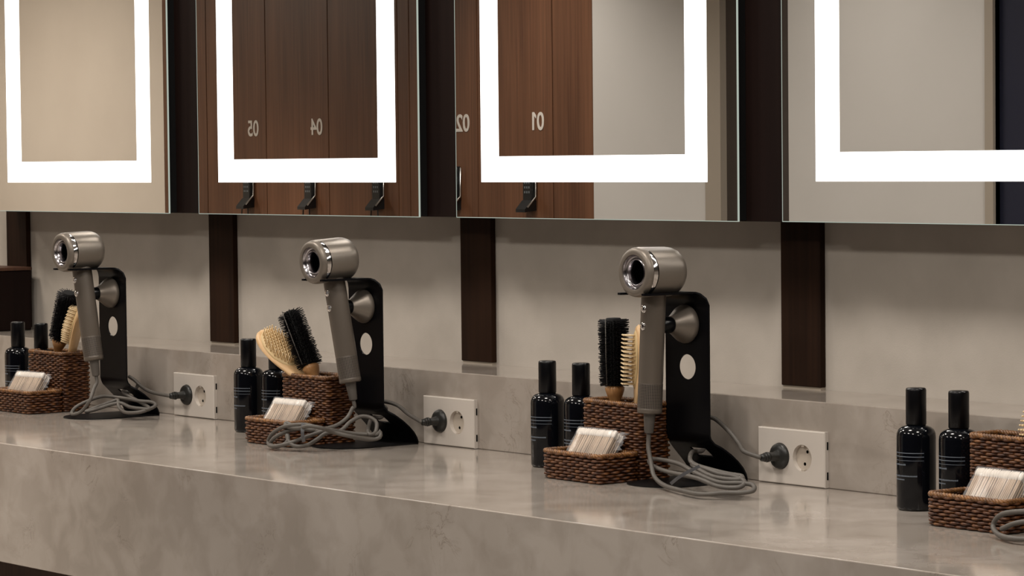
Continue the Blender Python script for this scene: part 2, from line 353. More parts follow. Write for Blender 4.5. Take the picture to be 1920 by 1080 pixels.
# ================================================================== SOCKETS
def socket(x, label):
    t = empty('power_outlet', (x, 0, .0008)); tag(t, label, 'power outlet', 'white double outlets on the backsplash')
    Wd, Hh, D = .146, .0852, -.0084; cs = (.049, .0975); R = .0205; cz = Hh*.5
    bm = bmesh.new(); n = 40
    # front face with two round holes : build as grid by bridging each half
    def ring(c, r, y): return [bm.verts.new((c+r*math.cos(2*PI*k/n+PI/4), y, cz+r*math.sin(2*PI*k/n+PI/4))) for k in range(n)]
    half = [(.0, (cs[0]+cs[1])/2, cs[0]), ((cs[0]+cs[1])/2, Wd, cs[1])]
    for a, b, c in half:
        sq = []
        cor = [(b, Hh), (a, Hh), (a, 0), (b, 0)]
        for s in range(4):
            p, q = cor[s], cor[(s+1) % 4]
            for k in range(n//4):
                f = k/(n//4); sq.append((p[0]+(q[0]-p[0])*f, p[1]+(q[1]-p[1])*f))
        def cl(v, lo, hi): return min(max(v, lo), hi)
        ov = [bm.verts.new((cl(p[0], .0015, Wd-.0015), D, cl(p[1], .0015, Hh-.0015))) for p in sq]; iv = ring(c, R, D); dv = ring(c, R*.985, D+.0075)
        for k in range(n):
            k2 = (k+1) % n
            bm.faces.new((ov[k], ov[k2], iv[k2], iv[k])); bm.faces.new((iv[k], iv[k2], dv[k2], dv[k]))
    o_ = [(.0015, .0015), (Wd-.0015, .0015), (Wd-.0015, Hh-.0015), (.0015, Hh-.0015)]; e_ = [(0,0), (Wd,0), (Wd,Hh), (0,Hh)]
    A = [bm.verts.new((p[0], D, p[1])) for p in o_]; B = [bm.verts.new((p[0], D+.0015, p[1])) for p in e_]; Cc = [bm.verts.new((p[0], 0, p[1])) for p in e_]
    for k in range(4):
        k2 = (k+1) % 4; bm.faces.new((A[k], A[k2], B[k2], B[k])); bm.faces.new((B[k], B[k2], Cc[k2], Cc[k]))
    bmesh.ops.remove_doubles(bm, verts=bm.verts[:], dist=1e-6)
    link('face_plate', bm, M['socket'], t)
    for c in cs:
        bm = bmesh.new(); rot = Matrix.Translation((c, -.0008, cz)) @ Matrix.Rotation(PI/2, 4, 'X')
        lathe(bm, [(0,.0006), (.0200,.0006), (.0202,0)], 40, rot)
        for s in (1, -1): box(bm, c-.003, c+.003, -.0075, -.001, cz+s*.0190-.002, cz+s*.0190+.0015, .0004)
        w_ = link('socket_well', bm, M['socket_in'], t, False)
        for a in (1, -1):
            bm = bmesh.new(); lathe(bm, [(0,.0009), (.0026,.0009)], 16, Matrix.Translation((c+a*.0028+.002, -.0008, cz+a*.0095)) @ Matrix.Rotation(PI/2, 4, 'X'))
            link('pin_hole', bm, M['dark'], w_)
    for zz in (.012, .058):
        bm = bmesh.new(); box(bm, Wd-.001, Wd+.0004, -.0035, -.0008, zz, zz+.012); link('clip_slot', bm, M['dark'], t)
socket(-.8431+.0055, 'white double outlet on the backsplash beside the leftmost dryer stand')
socket(-.0116, 'white double outlet on the backsplash beside the middle dryer stand')
socket(.8431+.0073, 'white double outlet on the backsplash beside the large rightmost dryer stand')

# ================================================================== BOTTLES
def bottle_proto():
    t = empty('pump_bottle', (0,0,0))
    bm = bmesh.new(); lathe(bm, [(0,.0012), (.020,.0012), (.0235,0), (.0270,.0015), (.0281,.005), (.0281,.104), (.0275,.1095), (.0254,.1145), (.0210,.1182), (.0155,.1202), (.0125,.1212), (.012,.1225), (0,.1225)], 56)
    link('bottle_body', bm, M['bottle'], t, True, 50)
    bm = bmesh.new(); lathe(bm, [(0,.1213), (.0140,.1213), (.01465,.1225), (.01465,.1705), (.0140,.1730), (.0125,.1738), (0,.1740)], 48)
    link('cap', bm, M['cap'], t, True, 50)
    bm = bmesh.new(); r = .02825
    def arc(a0, a1, z, h):
        n = max(2, int(abs(a1-a0)/.06)); pv = None
        for k in range(n+1):
            a = a0+(a1-a0)*k/n
            v = (bm.verts.new((r*math.cos(a), r*math.sin(a), z)), bm.verts.new((r*math.cos(a), r*math.sin(a), z+h)))
            if pv: bm.faces.new((pv[0], v[0], v[1], pv[1]))
            pv = v
    A0, A1 = math.radians(-150), math.radians(-26)
    arc(A0, A1, .0822, .0010); arc(A0, A1, .0770, .0010); arc(A0, A1, .0718, .0005)
    rnd = random.Random(3)
    for z, a1, h in ((.0650, -82, .0024), (.0490, -46, .0022), (.0440, -86, .0020)):
        a = A0
        while a < math.radians(a1):
            d = rnd.uniform(.03, .06); arc(a, a+d*.7, z, h*rnd.uniform(.7, 1)); a += d
    link('label_print', bm, M['print'], t)
    return t
bp = bottle_proto(); first = True
BOT = [(-1.300, 'leftmost black glass bottle, standing left of its twin at the leftmost basket'), (-1.209, 'black glass bottle half behind the leftmost basket, under the dark round brush'),
       (-.433, 'black glass bottle left of the middle basket, fully in view'), (-.345, 'black glass bottle behind the middle basket, under the tilted paddle brush'),
       (.446, 'black glass bottle left of the third basket, fully in view'), (.528, 'black glass bottle behind the third basket, beside the upright round brush'),
       (1.271, 'large black glass bottle, nearest one of all, left of the rightmost basket'), (1.350, 'black glass bottle partly behind the rightmost basket')]
for i, (x, lab) in enumerate(BOT):
    o = bp if i == 0 else dup(bp)
    o.location = (x, -.098+(.003 if i % 2 else 0), 0); o.rotation_euler = (0,0,math.radians([0,6,-3,4,0,3,2,-4][i]))
    tag(o, lab, 'bottle', 'black glass bottles on the counter')

# ================================================================== BASKET
def rrect(x0, x1, y0, y1, r, step):
    P = []
    for (cx, cy, a0) in ((x1-r, y1-r, 0), (x0+r, y1-r, 90), (x0+r, y0+r, 180), (x1-r, y0+r, 270)):
        for k in range(6): a = math.radians(a0+k*18); P.append((cx+r*math.cos(a), cy+r*math.sin(a)))
    P.append(P[0]); out = []
    L = 0; acc = [0]
    for a, b in zip(P, P[1:]): L += math.hypot(b[0]-a[0], b[1]-a[1]); acc.append(L)
    n = int(L/step); n -= n % 2
    for k in range(n):
        s = L*k/n; i = max(j for j in range(len(P)) if acc[j] <= s+1e-12); i = min(i, len(P)-2)
        f = (s-acc[i])/max(1e-9, acc[i+1]-acc[i]); a, b = P[i], P[i+1]
        x, y = a[0]+(b[0]-a[0])*f, a[1]+(b[1]-a[1])*f; d = Vector((b[0]-a[0], b[1]-a[1])).normalized()
        out.append((x, y, d.y, -d.x, s, L))
    return out
def wicker_box(name, par, x0, x1, y0, y1, H):
    bm = bmesh.new(); path = rrect(x0, x1, y0, y1, .0075, .0024); L = path[0][5]; ns = int(L/.0105); ns += (ns+1) % 2
    rows = int((H-.006)/.0041)
    rnd = random.Random(5)
    for r_ in range(rows):
        z = .0028+r_*(H-.009)/(rows-1); ph = PI*(r_ % 2); j = rnd.uniform(-.0005, .0005)
        pts = []
        for x, y, nx, ny, s, L in path:
            o = .0021*math.sin(s/L*ns*PI+ph); inset = .0016*(1-min(1, z/.012))
            pts.append((x+nx*(o-inset), y+ny*(o-inset), z+j+.0004*math.sin(s*90+r_)))
        sweep(bm, pts, .0022, 6, closed=True)
    link('woven_wall', bm, M['wicker'], par, True)
    # thin lining and floor inside so that light does not pass
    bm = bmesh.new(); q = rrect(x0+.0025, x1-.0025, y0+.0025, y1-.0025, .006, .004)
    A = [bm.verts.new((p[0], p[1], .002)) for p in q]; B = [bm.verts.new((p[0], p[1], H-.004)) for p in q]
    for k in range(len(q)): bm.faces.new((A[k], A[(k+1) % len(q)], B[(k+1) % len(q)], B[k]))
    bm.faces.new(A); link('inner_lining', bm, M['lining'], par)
    bm = bmesh.new()
    for ph in (0, PI):
        pts = [(x+nx*.0015*math.sin(s/L*74*PI+ph), y+ny*.0015*math.sin(s/L*74*PI+ph), H-.0028+.0016*math.cos(s/L*74*PI+ph)) for x, y, nx, ny, s, L in rrect(x0, x1, y0, y1, .0075, .0015)]
        sweep(bm, pts, .0026, 6, closed=True)
    link('braided_rim', bm, M['rim'], par, True)
BW = .147
def basket_proto():
    t = empty('wicker_basket', (0,0,0))
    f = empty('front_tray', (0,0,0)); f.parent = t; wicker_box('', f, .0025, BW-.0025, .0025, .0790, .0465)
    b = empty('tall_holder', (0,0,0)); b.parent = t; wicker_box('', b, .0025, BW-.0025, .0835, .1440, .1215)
    return t
kp = basket_proto()
BSK = [(-1.2030, -.2130, -.5, 'brown two-tier wicker basket at far left, holding a side-turned wooden brush'),
       (-.2590, -.2270, -1, 'brown two-tier wicker basket left of the middle dryer, holding a tilted paddle brush'),
       (.5735, -.2170, -2.0, 'brown two-tier wicker basket holding an upright black round brush'),
       (1.4060, -.2230, -1.5, 'brown two-tier wicker basket at the right edge of the picture')]
for i, (x, y, a, lab) in enumerate(BSK):
    o = kp if i == 0 else dup(kp)
    o.location = (x, y, 0); o.rotation_euler = (0,0,math.radians(a)); tag(o, lab, 'basket', 'two-tier wicker baskets')

# ================================================================== COTTON SWAB PACKS
def pack_proto():
    t = empty('cotton_swab_pack', (0,0,0)); W, Hh, Dp = .088, .070, .020; rnd = random.Random(2)
    s = bmesh.new(); c = [bmesh.new(), bmesh.new()]; n = 24
    for iy in range(5):
        for ix in range(n):
            x = -W/2+.002+(W-.004)*ix/(n-1)+rnd.uniform(-.0006, .0006); y = -Dp/2+.002+(Dp-.004)*iy/4+rnd.uniform(-.0005, .0005); dx = rnd.uniform(-.001, .001)
            sweep(s, [(x, y, .010), (x+dx, y, Hh-.010)], .0014, 5)
            for ci, (z0, z1, xx) in enumerate(((0, .013, x), (Hh-.014, Hh, x+dx))):
                lathe(c[ci], [(0,z0), (.0016,z0+.001), (.0028,z0+(z1-z0)*.35), (.0027,z0+(z1-z0)*.7), (.0012,z1-.0008), (0,z1)], 7, Matrix.Translation((xx, y, 0)))
    link('sticks', s, M['stick'], t, True); [link('cotton_tips', cc, M['cotton'], t, True) for cc in c]
    wv = bmesh.new()
    box(wv, -W/2-.0015, W/2+.0015, -Dp/2-.0015, Dp/2+.0015, -.001, Hh+.001, .003)
    bmesh.ops.subdivide_edges(wv, edges=wv.edges[:], cuts=4, use_grid_fill=True)
    for v in wv.verts: v.co += noise.noise_vector(v.co*90)*.0013
    # crimped ends of the wrapper
    for sgn, z0 in ((1, Hh+.001),):
        prev = None
        for k in range(25):
            x = -W/2+W*k/24; p = [wv.verts.new((x+.002*math.sin(k), .004+.002*math.sin(k*1.9), z0-.001)), wv.verts.new((x, .010+.003*math.sin(k*1.3), z0+.006+.002*math.cos(k*2.1)))]
            if prev: wv.faces.new((prev[0], p[0], p[1], prev[1]))
            prev = p
    for k0 in (1,):
        prev = None
        for k in range(13):
            z = Hh-.03+.032*k/12; p = [wv.verts.new((W/2+.001, .003*math.sin(k), z)), wv.verts.new((W/2+.011+.003*math.sin(k*1.7), .004+.003*math.sin(k*2.3), z+.002))]
            if prev: wv.faces.new((prev[0], p[0], p[1], prev[1]))
            prev = p
    link('clear_wrapper', wv, M['wrap'], t, True)
    return t
pk = pack_proto()
PCK = [(-1.149, -.171, 9, 36, 'clear pack of cotton swabs lying in the leftmost wicker basket'), (-.196, -.186, 4, 36, 'clear pack of cotton swabs in the tray behind the coiled grey cord'),
       (.646, -.180, 2, 36, 'clear pack of cotton swabs in the basket with the upright round brush'), (1.490, -.186, -3, 36, 'clear pack of cotton swabs in the rightmost wicker basket')]
for i, (x, y, a, tl, lab) in enumerate(PCK):
    o = pk if i == 0 else dup(pk)
    o.location = (x, y-.013, .017); o.rotation_euler = (math.radians(-tl), 0, math.radians(a)); tag(o, lab, 'cotton swabs', 'packs of cotton swabs in the baskets')

# ================================================================== BRUSHES
def orient(p0, p1, face):
    z = (Vector(p1)-Vector(p0)).normalized(); f = Vector(face); f = (f-z*f.dot(z)).normalized(); y = -f; x = y.cross(z)
    m4 = Matrix((x, y, z)).transposed().to_4x4(); m4.translation = Vector(p0); return m4
def round_brush_proto():
    """local z along the brush; handle 0..L0, bristle head above"""
    t = empty('round_brush', (0,0,0)); h0 = .125; L = .108
    bm = bmesh.new(); lathe(bm, [(0,0), (.006,.001), (.0085,.006), (.0090,.05), (.0080,.095), (.0092,.103), (.0125,.110), (.0150,.117), (.0158,.122), (.0130,.125), (0,.1255)], 28); link('handle', bm, M['oldwood'], t, True)
    bm = bmesh.new(); lathe(bm, [(0,h0), (.0125,h0), (.0135,h0+.002), (.0135,h0+L-.003), (.0110,h0+L), (0,h0+L)], 28)
    link('barrel', bm, M['core'], t, True, 40)
    bm = bmesh.new(); rnd = random.Random(4); na = 26
    for a_ in range(na):
        a = 2*PI*(a_+.5)/na-PI/2
        for k in range(34):
            z = h0+.002+(L-.004)*(k+.5*(a_ % 2))/34; aa = a+rnd.uniform(-.05, .05)
            r1 = .0246+rnd.uniform(-.0022, .0012); e = max(0, (z-h0-L+.010)/.010); ez = max(0, (h0+.008-z)/.008)
            d = Vector((math.cos(aa), math.sin(aa), .12*e-.12*ez+rnd.uniform(-.08, .08)))
            p = Vector((math.cos(aa)*.012, math.sin(aa)*.012, z)); q = p+d*(r1-.012)
            s1 = Vector((-math.sin(aa), math.cos(aa), 0))*.0011; s2 = Vector((0,0,.0010))
            v = [bm.verts.new(p+s1), bm.verts.new(p-s1*.5+s2), bm.verts.new(p-s1*.5-s2)]; w_ = [bm.verts.new(q+s1*.6), bm.verts.new(q-s1*.3+s2*.6), bm.verts.new(q-s1*.3-s2*.6)]
            for i in range(3): bm.faces.new((v[i], v[(i+1) % 3], w_[(i+1) % 3], w_[i]))
            bm.faces.new(w_)
    o = link('bristles', bm, M['bristle'], t); o['kind'] = 'stuff'
    bm = bmesh.new(); sweep(bm, [(.006,-.0215,h0+.002), (.006,-.0222,h0+.05), (.006,-.0215,h0+L)], .0008, 6); link('seam_strip', bm, M['cord'], t, True)
    return t
def paddle_proto():
    t = empty('paddle_brush', (0,0,0)); h0 = .118; L = .118; hw = .0290
    # outline of head + handle, extruded to 11 mm and rounded
    def wid(z):
        if z < .02: return .006+.004*math.sin(z/.02*PI/2)
        if z < h0-.020: return .0095
        if z < h0+.012: f = (z-h0+.020)/.032; f = f*f*(3-2*f); return .0095+(.021-.0095)*f
        f = (z-h0-.012)/(L-.012); return max(.0008, .021+(hw-.021)*math.sin(min(1, f*2)*PI/2) if f < .5 else hw*math.sqrt(max(0, 1-((f-.5)/.5)**2.6)))
    bm = bmesh.new(); N = 64; rings = []; n = 14
    for i in range(N+1):
        z = (h0+L)*i/N; w_ = wid(z); th = .0055*min(1, math.sqrt(max(.02, min(z, h0+L-z)/.008)))
        rings.append([bm.verts.new((w_*math.copysign(abs(math.cos(2*PI*k/n))**.6, math.cos(2*PI*k/n)), th*math.copysign(abs(math.sin(2*PI*k/n))**.8, math.sin(2*PI*k/n)), z)) for k in range(n)])
    for a, b in zip(rings, rings[1:]):
        for k in range(n): bm.faces.new((a[k], a[(k+1) % n], b[(k+1) % n], b[k]))
    bm.faces.new(rings[0]); bm.faces.new(rings[-1][::-1])
    link('wooden_body', bm, M['beech'], t, True, 60)
    bm = bmesh.new(); cz = h0+L*.53; a_, b_ = .0245, .047; rings = []
    for j in range(6):
        f = j/5; rings.append([bm.verts.new((a_*(1-f*f*.999)**.5*math.cos(2*PI*k/32), -.0045-.0045*math.sin(f*PI/2), cz+b_*(1-f*f*.999)**.5*math.sin(2*PI*k/32))) for k in range(32)])
    for a, b in zip(rings, rings[1:]):
        for k in range(32): bm.faces.new((a[k], a[(k+1) % 32], b[(k+1) % 32], b[k]))
    bm.faces.new(rings[-1]); link('cushion', bm, M['pad'], t, True)
    bm = bmesh.new()
    for r_ in range(13):
        for c_ in range(8):
            x = (c_-3.5)*.0058+(.0029 if r_ % 2 else 0); z = cz+(r_-6)*.0064
            if (x/a_)**2+((z-cz)/b_)**2 < .93:
                y0 = -.0075; lean = Vector((x*.12, -1, (z-cz)*.1)).normalized(); p = Vector((x, y0, z)); q = p+lean*.0175
                sweep(bm, [p, q], lambda f: .00115, 6); lathe(bm, [(0,-.0012), (.0012,-.0008), (.0016,.0002), (.0011,.0012), (0,.0015)], 6, Matrix.Translation(q))
    o = link('pins', bm, M['pin'], t, True); o['kind'] = 'stuff'
    return t
rb = round_brush_proto(); pb = paddle_proto()
def place(o, head_base, tip, face, h0):
    """head_base: point where the head starts"""
    d = (Vector(tip)-Vector(head_base)).normalized(); p0 = Vector(head_base)-d*h0
    o.matrix_world = orient(p0, p0+d, face)
RB = [((-1.1120, -.106, .146), (-1.0590, -.112, .252), (-.3, -1, .2), 'black bristle brush leaning behind the leftmost grey dryer handle'),
      ((-.1950, -.124, .1360), (-.2460, -.134, .236), (-.1, -1, .3), 'black bristle brush tilted left beside the wooden paddle brush, turned handle'),
      ((.6290, -.110, .1430), (.6290, -.112, .2520), (0, -1, 0), 'black round brush standing upright in the third basket')]
_ = [
      ((1.5080, -.112, .140), (1.5300, -.105, .245), (0, -1, 0), 'black round brush in the basket cut by the right edge')]
for i, (a, b, f, lab) in enumerate(RB):
    o = rb if i == 0 else dup(rb); place(o, a, b, f, .125); tag(o, lab, 'hair brush', 'black round brushes in the baskets')
PB = [((-1.0800, -.098, .116), (-1.028, -.100, .2180), (-.80, -.60, 0), 'wooden paddle brush turned side-on in the leftmost basket'),
      ((-.2220, -.130, .122), (-.3300, -.156, .2130), (.88, -.16, .46), 'wooden paddle brush with pale pins tilted left in the middle basket'),
      ((.6770, -.104, .124), (.6790, -.102, .2330), (-.55, -.83, 0), 'wooden paddle brush half hidden behind the nearest whole dryer handle'),
      ((1.5200, -.112, .056), (1.5220, -.116, .1600), (-.2, -1, 0), 'wooden paddle brush of which only pin tips show at the right edge')]
for i, (a, b, f, lab) in enumerate(PB):
    o = pb if i == 0 else dup(pb); place(o, a, b, f, .118); tag(o, lab, 'hair brush', 'wooden paddle brushes in the baskets')

# ================================================================== DRYER STAND
def stand_proto():
    t = empty('dryer_stand', (0,0,0)); bm = bmesh.new(); T = .0028
    # centre line in YZ with half width, from shelf bend down to the rear of the base
    prof = [(-.106, .2962, .037), (-.102, .2961, .0385), (-.096, .2940, .042), (-.0885, .2865, .0475), (-.085, .2760, .0500), (-.085, .18, .0500), (-.085, .0740, .0500), (-.083, .0680, .0502), (-.078, .0610, .0530),
            (-.068, .0545, .0590), (-.054, .0435, .0640), (-.041, .0320, .0660), (-.031, .0215, .0665), (-.0245, .0120, .0660), (-.0215, .0050, .0650), (-.0210, .0014, .0645), (-.026, .0012, .0640)]
    # dense sampling
    pts = [prof[0]]
    for a, b in zip(prof, prof[1:]):
        L = math.hypot(b[0]-a[0], b[1]-a[1]); n = max(1, int(L/.004))
        for k in range(1, n+1): f = k/n; pts.append(tuple(a[i]+(b[i]-a[i])*f for i in range(3)))
    nx = 10; rows = []
    for y, z, w_ in pts: rows.append([bm.verts.new((-w_+2*w_*k/nx, y, z)) for k in range(nx+1)])
    for r0, r1 in zip(rows, rows[1:]):
        for k in range(nx): bm.faces.new((r0[k], r0[k+1], r1[k+1], r1[k]))
    o = link('bent_plate', bm, M['black'], t, True, 35)
    md = o.modifiers.new('thick', 'SOLIDIFY'); md.thickness = T; md.offset = 0
    cut = []
    for c, r, ax in (((0, -.085, .1790), .0196, 'X'), ((0, -.0560, .0450), .0185, 'S')):
        bc = bmesh.new(); a = PI/2 if ax == 'X' else PI/2-math.radians(41)
        lathe(bc, [(0,-.012), (r,-.012), (r,.012), (0,.012)], 48, Matrix.Translation(c) @ Matrix.Rotation(a, 4, 'X'))
        co = link('cutter', bc, M['black']); cut.append(co)
        mb = o.modifiers.new('hole', 'BOOLEAN'); mb.object = co; mb.operation = 'DIFFERENCE'; mb.solver = 'EXACT'
    dg = bpy.context.evaluated_depsgraph_get(); me = bpy.data.meshes.new_from_object(o.evaluated_get(dg)); o.modifiers.clear(); o.data = me
    me.materials.clear(); me.materials.append(M['black']); me.set_sharp_from_angle(angle=math.radians(35))
    for co in cut: bpy.data.objects.remove(co)
    # fork shelf
    bm = bmesh.new(); out = []
    wo, wi = .0370, .0225; y0, y1, yc = -.106, -.2010, -.160
    pol = [(-wo, y0), (-wo, y1+.008), (-wo+.006, y1), (-wi-.002, y1), (-wi, y1+.004), (-wi, yc)]
    pol += [(wi*math.cos(a), yc+wi*math.sin(a)) for a in [PI-PI*k/10 for k in range(1, 10)]]
    pol += [(wi, yc), (wi, y1+.004), (wi+.002, y1), (wo-.006, y1), (wo, y1+.008), (wo, y0)]
    A = [bm.verts.new((x, y, .2944)) for x, y in pol]; B = [bm.verts.new((x, y, .2977)) for x, y in pol]
    bm.faces.new(A[::-1]); bm.faces.new(B)
    for k in range(len(pol)): bm.faces.new((A[k], A[(k+1) % len(pol)], B[(k+1) % len(pol)], B[k]))
    link('fork_shelf', bm, M['black'], t)
    # base plate, round in front
    bm = bmesh.new(); pol = [(.0640, -.0200)]; r = .0640; yc = -.128
    pol += [(.064, -.0215)] + [(r*math.cos(a), yc+r*math.sin(a)) for a in [-PI*k/30 for k in range(31)]] + [(-.064, -.0215), (-.064, -.0200)]
    A = [bm.verts.new((x, y, 0)) for x, y in pol]; B = [bm.verts.new((x*.995, y, .0022)) for x, y in pol]
    bm.faces.new(A[::-1]); bm.faces.new(B)
    for k in range(len(pol)): bm.faces.new((A[k], A[(k+1) % len(pol)], B[(k+1) % len(pol)], B[k]))
    link('base_plate', bm, M['base_black'], t)
    return t
sp = stand_proto()
YS = [-.014, -.002, 0, 0]
XS = [-.915, -.073, .774, 1.617]
SL = ['black bent metal dryer stand with the leftmost dryer and its outlet', 'black bent metal dryer stand in the middle of the counter', 'black bent metal dryer stand carrying the nearest whole dryer', 'black bent metal dryer stand beyond the right edge']
for i, x in enumerate(XS):
    o = sp if i == 0 else dup(sp)
    o.location = (x, YS[i], 0); o.rotation_euler = (0,0,0); tag(o, SL[i], 'hair dryer stand', 'black metal dryer stands')
# nozzle held on the stand plate
def nozzle_proto():
    t = empty('concentrator_nozzle', (0,0,0)); Rm = Matrix.Rotation(PI/2, 4, 'X')
    bm = bmesh.new(); lathe(bm, [(0,0), (.0285,0), (.0300,.002), (.0300,.006), (.0285,.010), (.0230,.018), (.0175,.026), (.0145,.031), (.0132,.034), (0,.034)], 48, Rm); link('cone', bm, M['nickel'], t, True, 50)
    bm = bmesh.new(); lathe(bm, [(.0,.034), (.0122,.034), (.0125,.0355), (.0125,.0555), (.0115,.0575), (0,.0575)], 32, Rm); link('black_tip', bm, M['cap'], t, True, 50)
    return t
np_ = nozzle_proto()
NL = ['grey cone nozzle fixed to the leftmost black stand', 'grey cone nozzle fixed to the middle black stand', 'grey cone nozzle fixed to the stand of the nearest whole dryer', 'grey cone nozzle on the stand beyond the right edge']
for i, x in enumerate(XS):
    o = np_ if i == 0 else dup(np_); o.location = (x, -.0864+YS[i], .2460); tag(o, NL[i], 'dryer nozzle', 'nozzles on the dryer stands')

# ================================================================== HAIR DRYER
HP = Vector((0, -.154, .3285))     # centre of the head on the stand
def dryer_proto():
    """local origin at the head centre, head axis along Y (front at -Y), handle along -Z"""
    t = empty('hair_dryer', (0,0,0)); Rm = Matrix.Rotation(PI/2, 4, 'X'); R = .0387; f = .044; b = -.043
    bm = bmesh.new()
    lathe(bm, [(.0115,b+.004), (.0185,b+.0005), (.0225,b), (.0270,b+.0012), (.0318,b+.0045), (.0355,b+.0095), (.0378,b+.016), (R,b+.024), (R,f-.013), (.0383,f-.0075), (.0368,f-.0030), (.0340,f-.0006), (.0305,f), (.0272,f-.0004), (.0268,f-.003)], 72, Rm)
    link('housing', bm, M['nickel'], t, True, 60)
    bm = bmesh.new(); lathe(bm, [(.0268,f-.0028), (.0256,f-.0060), (.0238,f-.0090), (.0215,f-.0082), (.0198,f-.0045), (.0188,f-.0055), (.0182,f-.020)], 60, Rm); link('chrome_outlet', bm, M['bore'], t, True)
    bm = bmesh.new(); lathe(bm, [(.0182,f-.018), (.0170,0), (.0118,b+.004)], 40, Rm); lathe(bm, [(0,f-.026), (.0176,f-.026)], 30, Rm); link('hollow_core', bm, M['dark'], t, True)
    # chrome crescent on the +X side just behind the rim
    def cres(r, w0, off, name, ma):
        bm = bmesh.new(); pv = None
        for k in range(41):
            a = math.radians(-62+124*k/40); c = math.sin(PI*k/40)**.6*w0/2+.0001; y = -(f-.0125)+off
            p = [bm.verts.new((r*math.cos(a), y-c, r*math.sin(a))), bm.verts.new(((r+.0002)*math.cos(a), y, (r+.0002)*math.sin(a))), bm.verts.new((r*math.cos(a), y+c, r*math.sin(a)))]
            if pv: bm.faces.new((pv[0], p[0], p[1], pv[1])); bm.faces.new((pv[1], p[1], p[2], pv[2]))
            pv = p
        return link(name, bm, ma, t, True)
    cres(R+.00025, .0082, .0005, 'chrome_crescent', M['chrome']); cres(R+.00012, .0100, .0016, 'crescent_shadow_gap', M['dark'])
    bm = bmesh.new(); r = .0192
    lathe(bm, [(r,-.030), (r,-.1700), (r-.0003,-.1712), (r,-.1724)], 48); link('handle', bm, M['handle'], t, True, 40)
    bm = bmesh.new(); n = 48; uvl = bm.loops.layers.uv.new('UVMap')
    A = [bm.verts.new(((r+.0001)*math.cos(2*PI*k/n), (r+.0001)*math.sin(2*PI*k/n), -.2105)) for k in range(n)]; B = [bm.verts.new(((r+.0001)*math.cos(2*PI*k/n), (r+.0001)*math.sin(2*PI*k/n), -.1724)) for k in range(n)]
    for k in range(n):
        fc = bm.faces.new((A[k], A[(k+1) % n], B[(k+1) % n], B[k]))
        for l, uv in zip(fc.loops, ((k/n,0), ((k+1)/n,0), ((k+1)/n,1), (k/n,1))): l[uvl].uv = uv
    link('filter_grille', bm, M['grille'], t, True)
    bm = bmesh.new(); lathe(bm, [(r,-.2105), (r+.0003,-.2112), (r+.0003,-.2165), (r-.0015,-.2185), (0,-.2185)], 48); link('end_cap', bm, M['handle'], t, True, 50)
    bm = bmesh.new(); lathe(bm, [(0,-.2185), (.0098,-.2185), (.0092,-.222), (.0072,-.2480), (.0062,-.2495), (0,-.2495)], 28); link('strain_relief', bm, M['cord'], t, True, 50)
    for zz, ang in ((-.0565, -90), (-.0835, -92)):
        a = math.radians(ang); mm = Matrix.Translation((math.cos(a)*r, math.sin(a)*r, zz)) @ Matrix.Rotation(a+PI/2, 4, 'Z') @ Matrix.Rotation(PI/2, 4, 'X')
        bm = bmesh.new(); lathe(bm, [(.0058,-.001), (.0058,.0007), (.0050,.0012), (.0046,.0012), (.0044,.0022), (.0025,.0030), (0,.0032)], 24, mm); link('button', bm, M['chrome'], t, True, 50)
    return t
dp = dryer_proto()
CORD_A = [(-0.9092,-0.146,0.0812),(-0.906,-0.152,0.0562),(-0.8929,-0.17,0.0336),(-0.9063,-0.1794,0.0133),(-0.9118,-0.1921,0.0075),(-0.9259,-0.191,0.0096),(-0.9307,-0.177,0.0212),(-0.9167,-0.1559,0.0335),(-0.9009,-0.1334,0.0416),(-0.8739,-0.1191,0.0402),(-0.8387,-0.1135,0.0387),(-0.8088,-0.105,0.0357),(-0.7905,-0.0894,0.0337),(-0.7772,-0.088,0.0281),(-0.777,-0.103,0.0216),(-0.7836,-0.1234,0.0162),(-0.8148,-0.1347,0.015),(-0.8458,-0.1303,0.0234),(-0.8645,-0.1211,0.0355),(-0.8713,-0.1305,0.0325),(-0.8877,-0.1611,0.0207),(-0.8977,-0.176,0.0136),(-0.886,-0.1683,0.0159),(-0.8648,-0.1345,0.0278),(-0.8496,-0.1229,0.0301),(-0.8147,-0.1248,0.0249),(-0.791,-0.1162,0.0227),(-0.7795,-0.1014,0.0235),(-0.7774,-0.0904,0.0271),(-0.7718,-0.1038,0.0188),(-0.773,-0.1227,0.0116),(-0.7811,-0.1397,0.0075),(-0.8132,-0.1394,0.0101),(-0.841,-0.132,0.0206),(-0.859,-0.1184,0.0357),(-0.8859,-0.092,0.0422),(-0.9096,-0.07,0.0481),(-0.9459,-0.05,0.0644),(-0.9626,-0.047,0.0796),(-0.9438,-0.046,0.0783),(-0.9238,-0.046,0.0653),(-0.8886,-0.048,0.0534),(-0.8319,-0.056,0.0473),(-0.7966,-0.062,0.0486)]
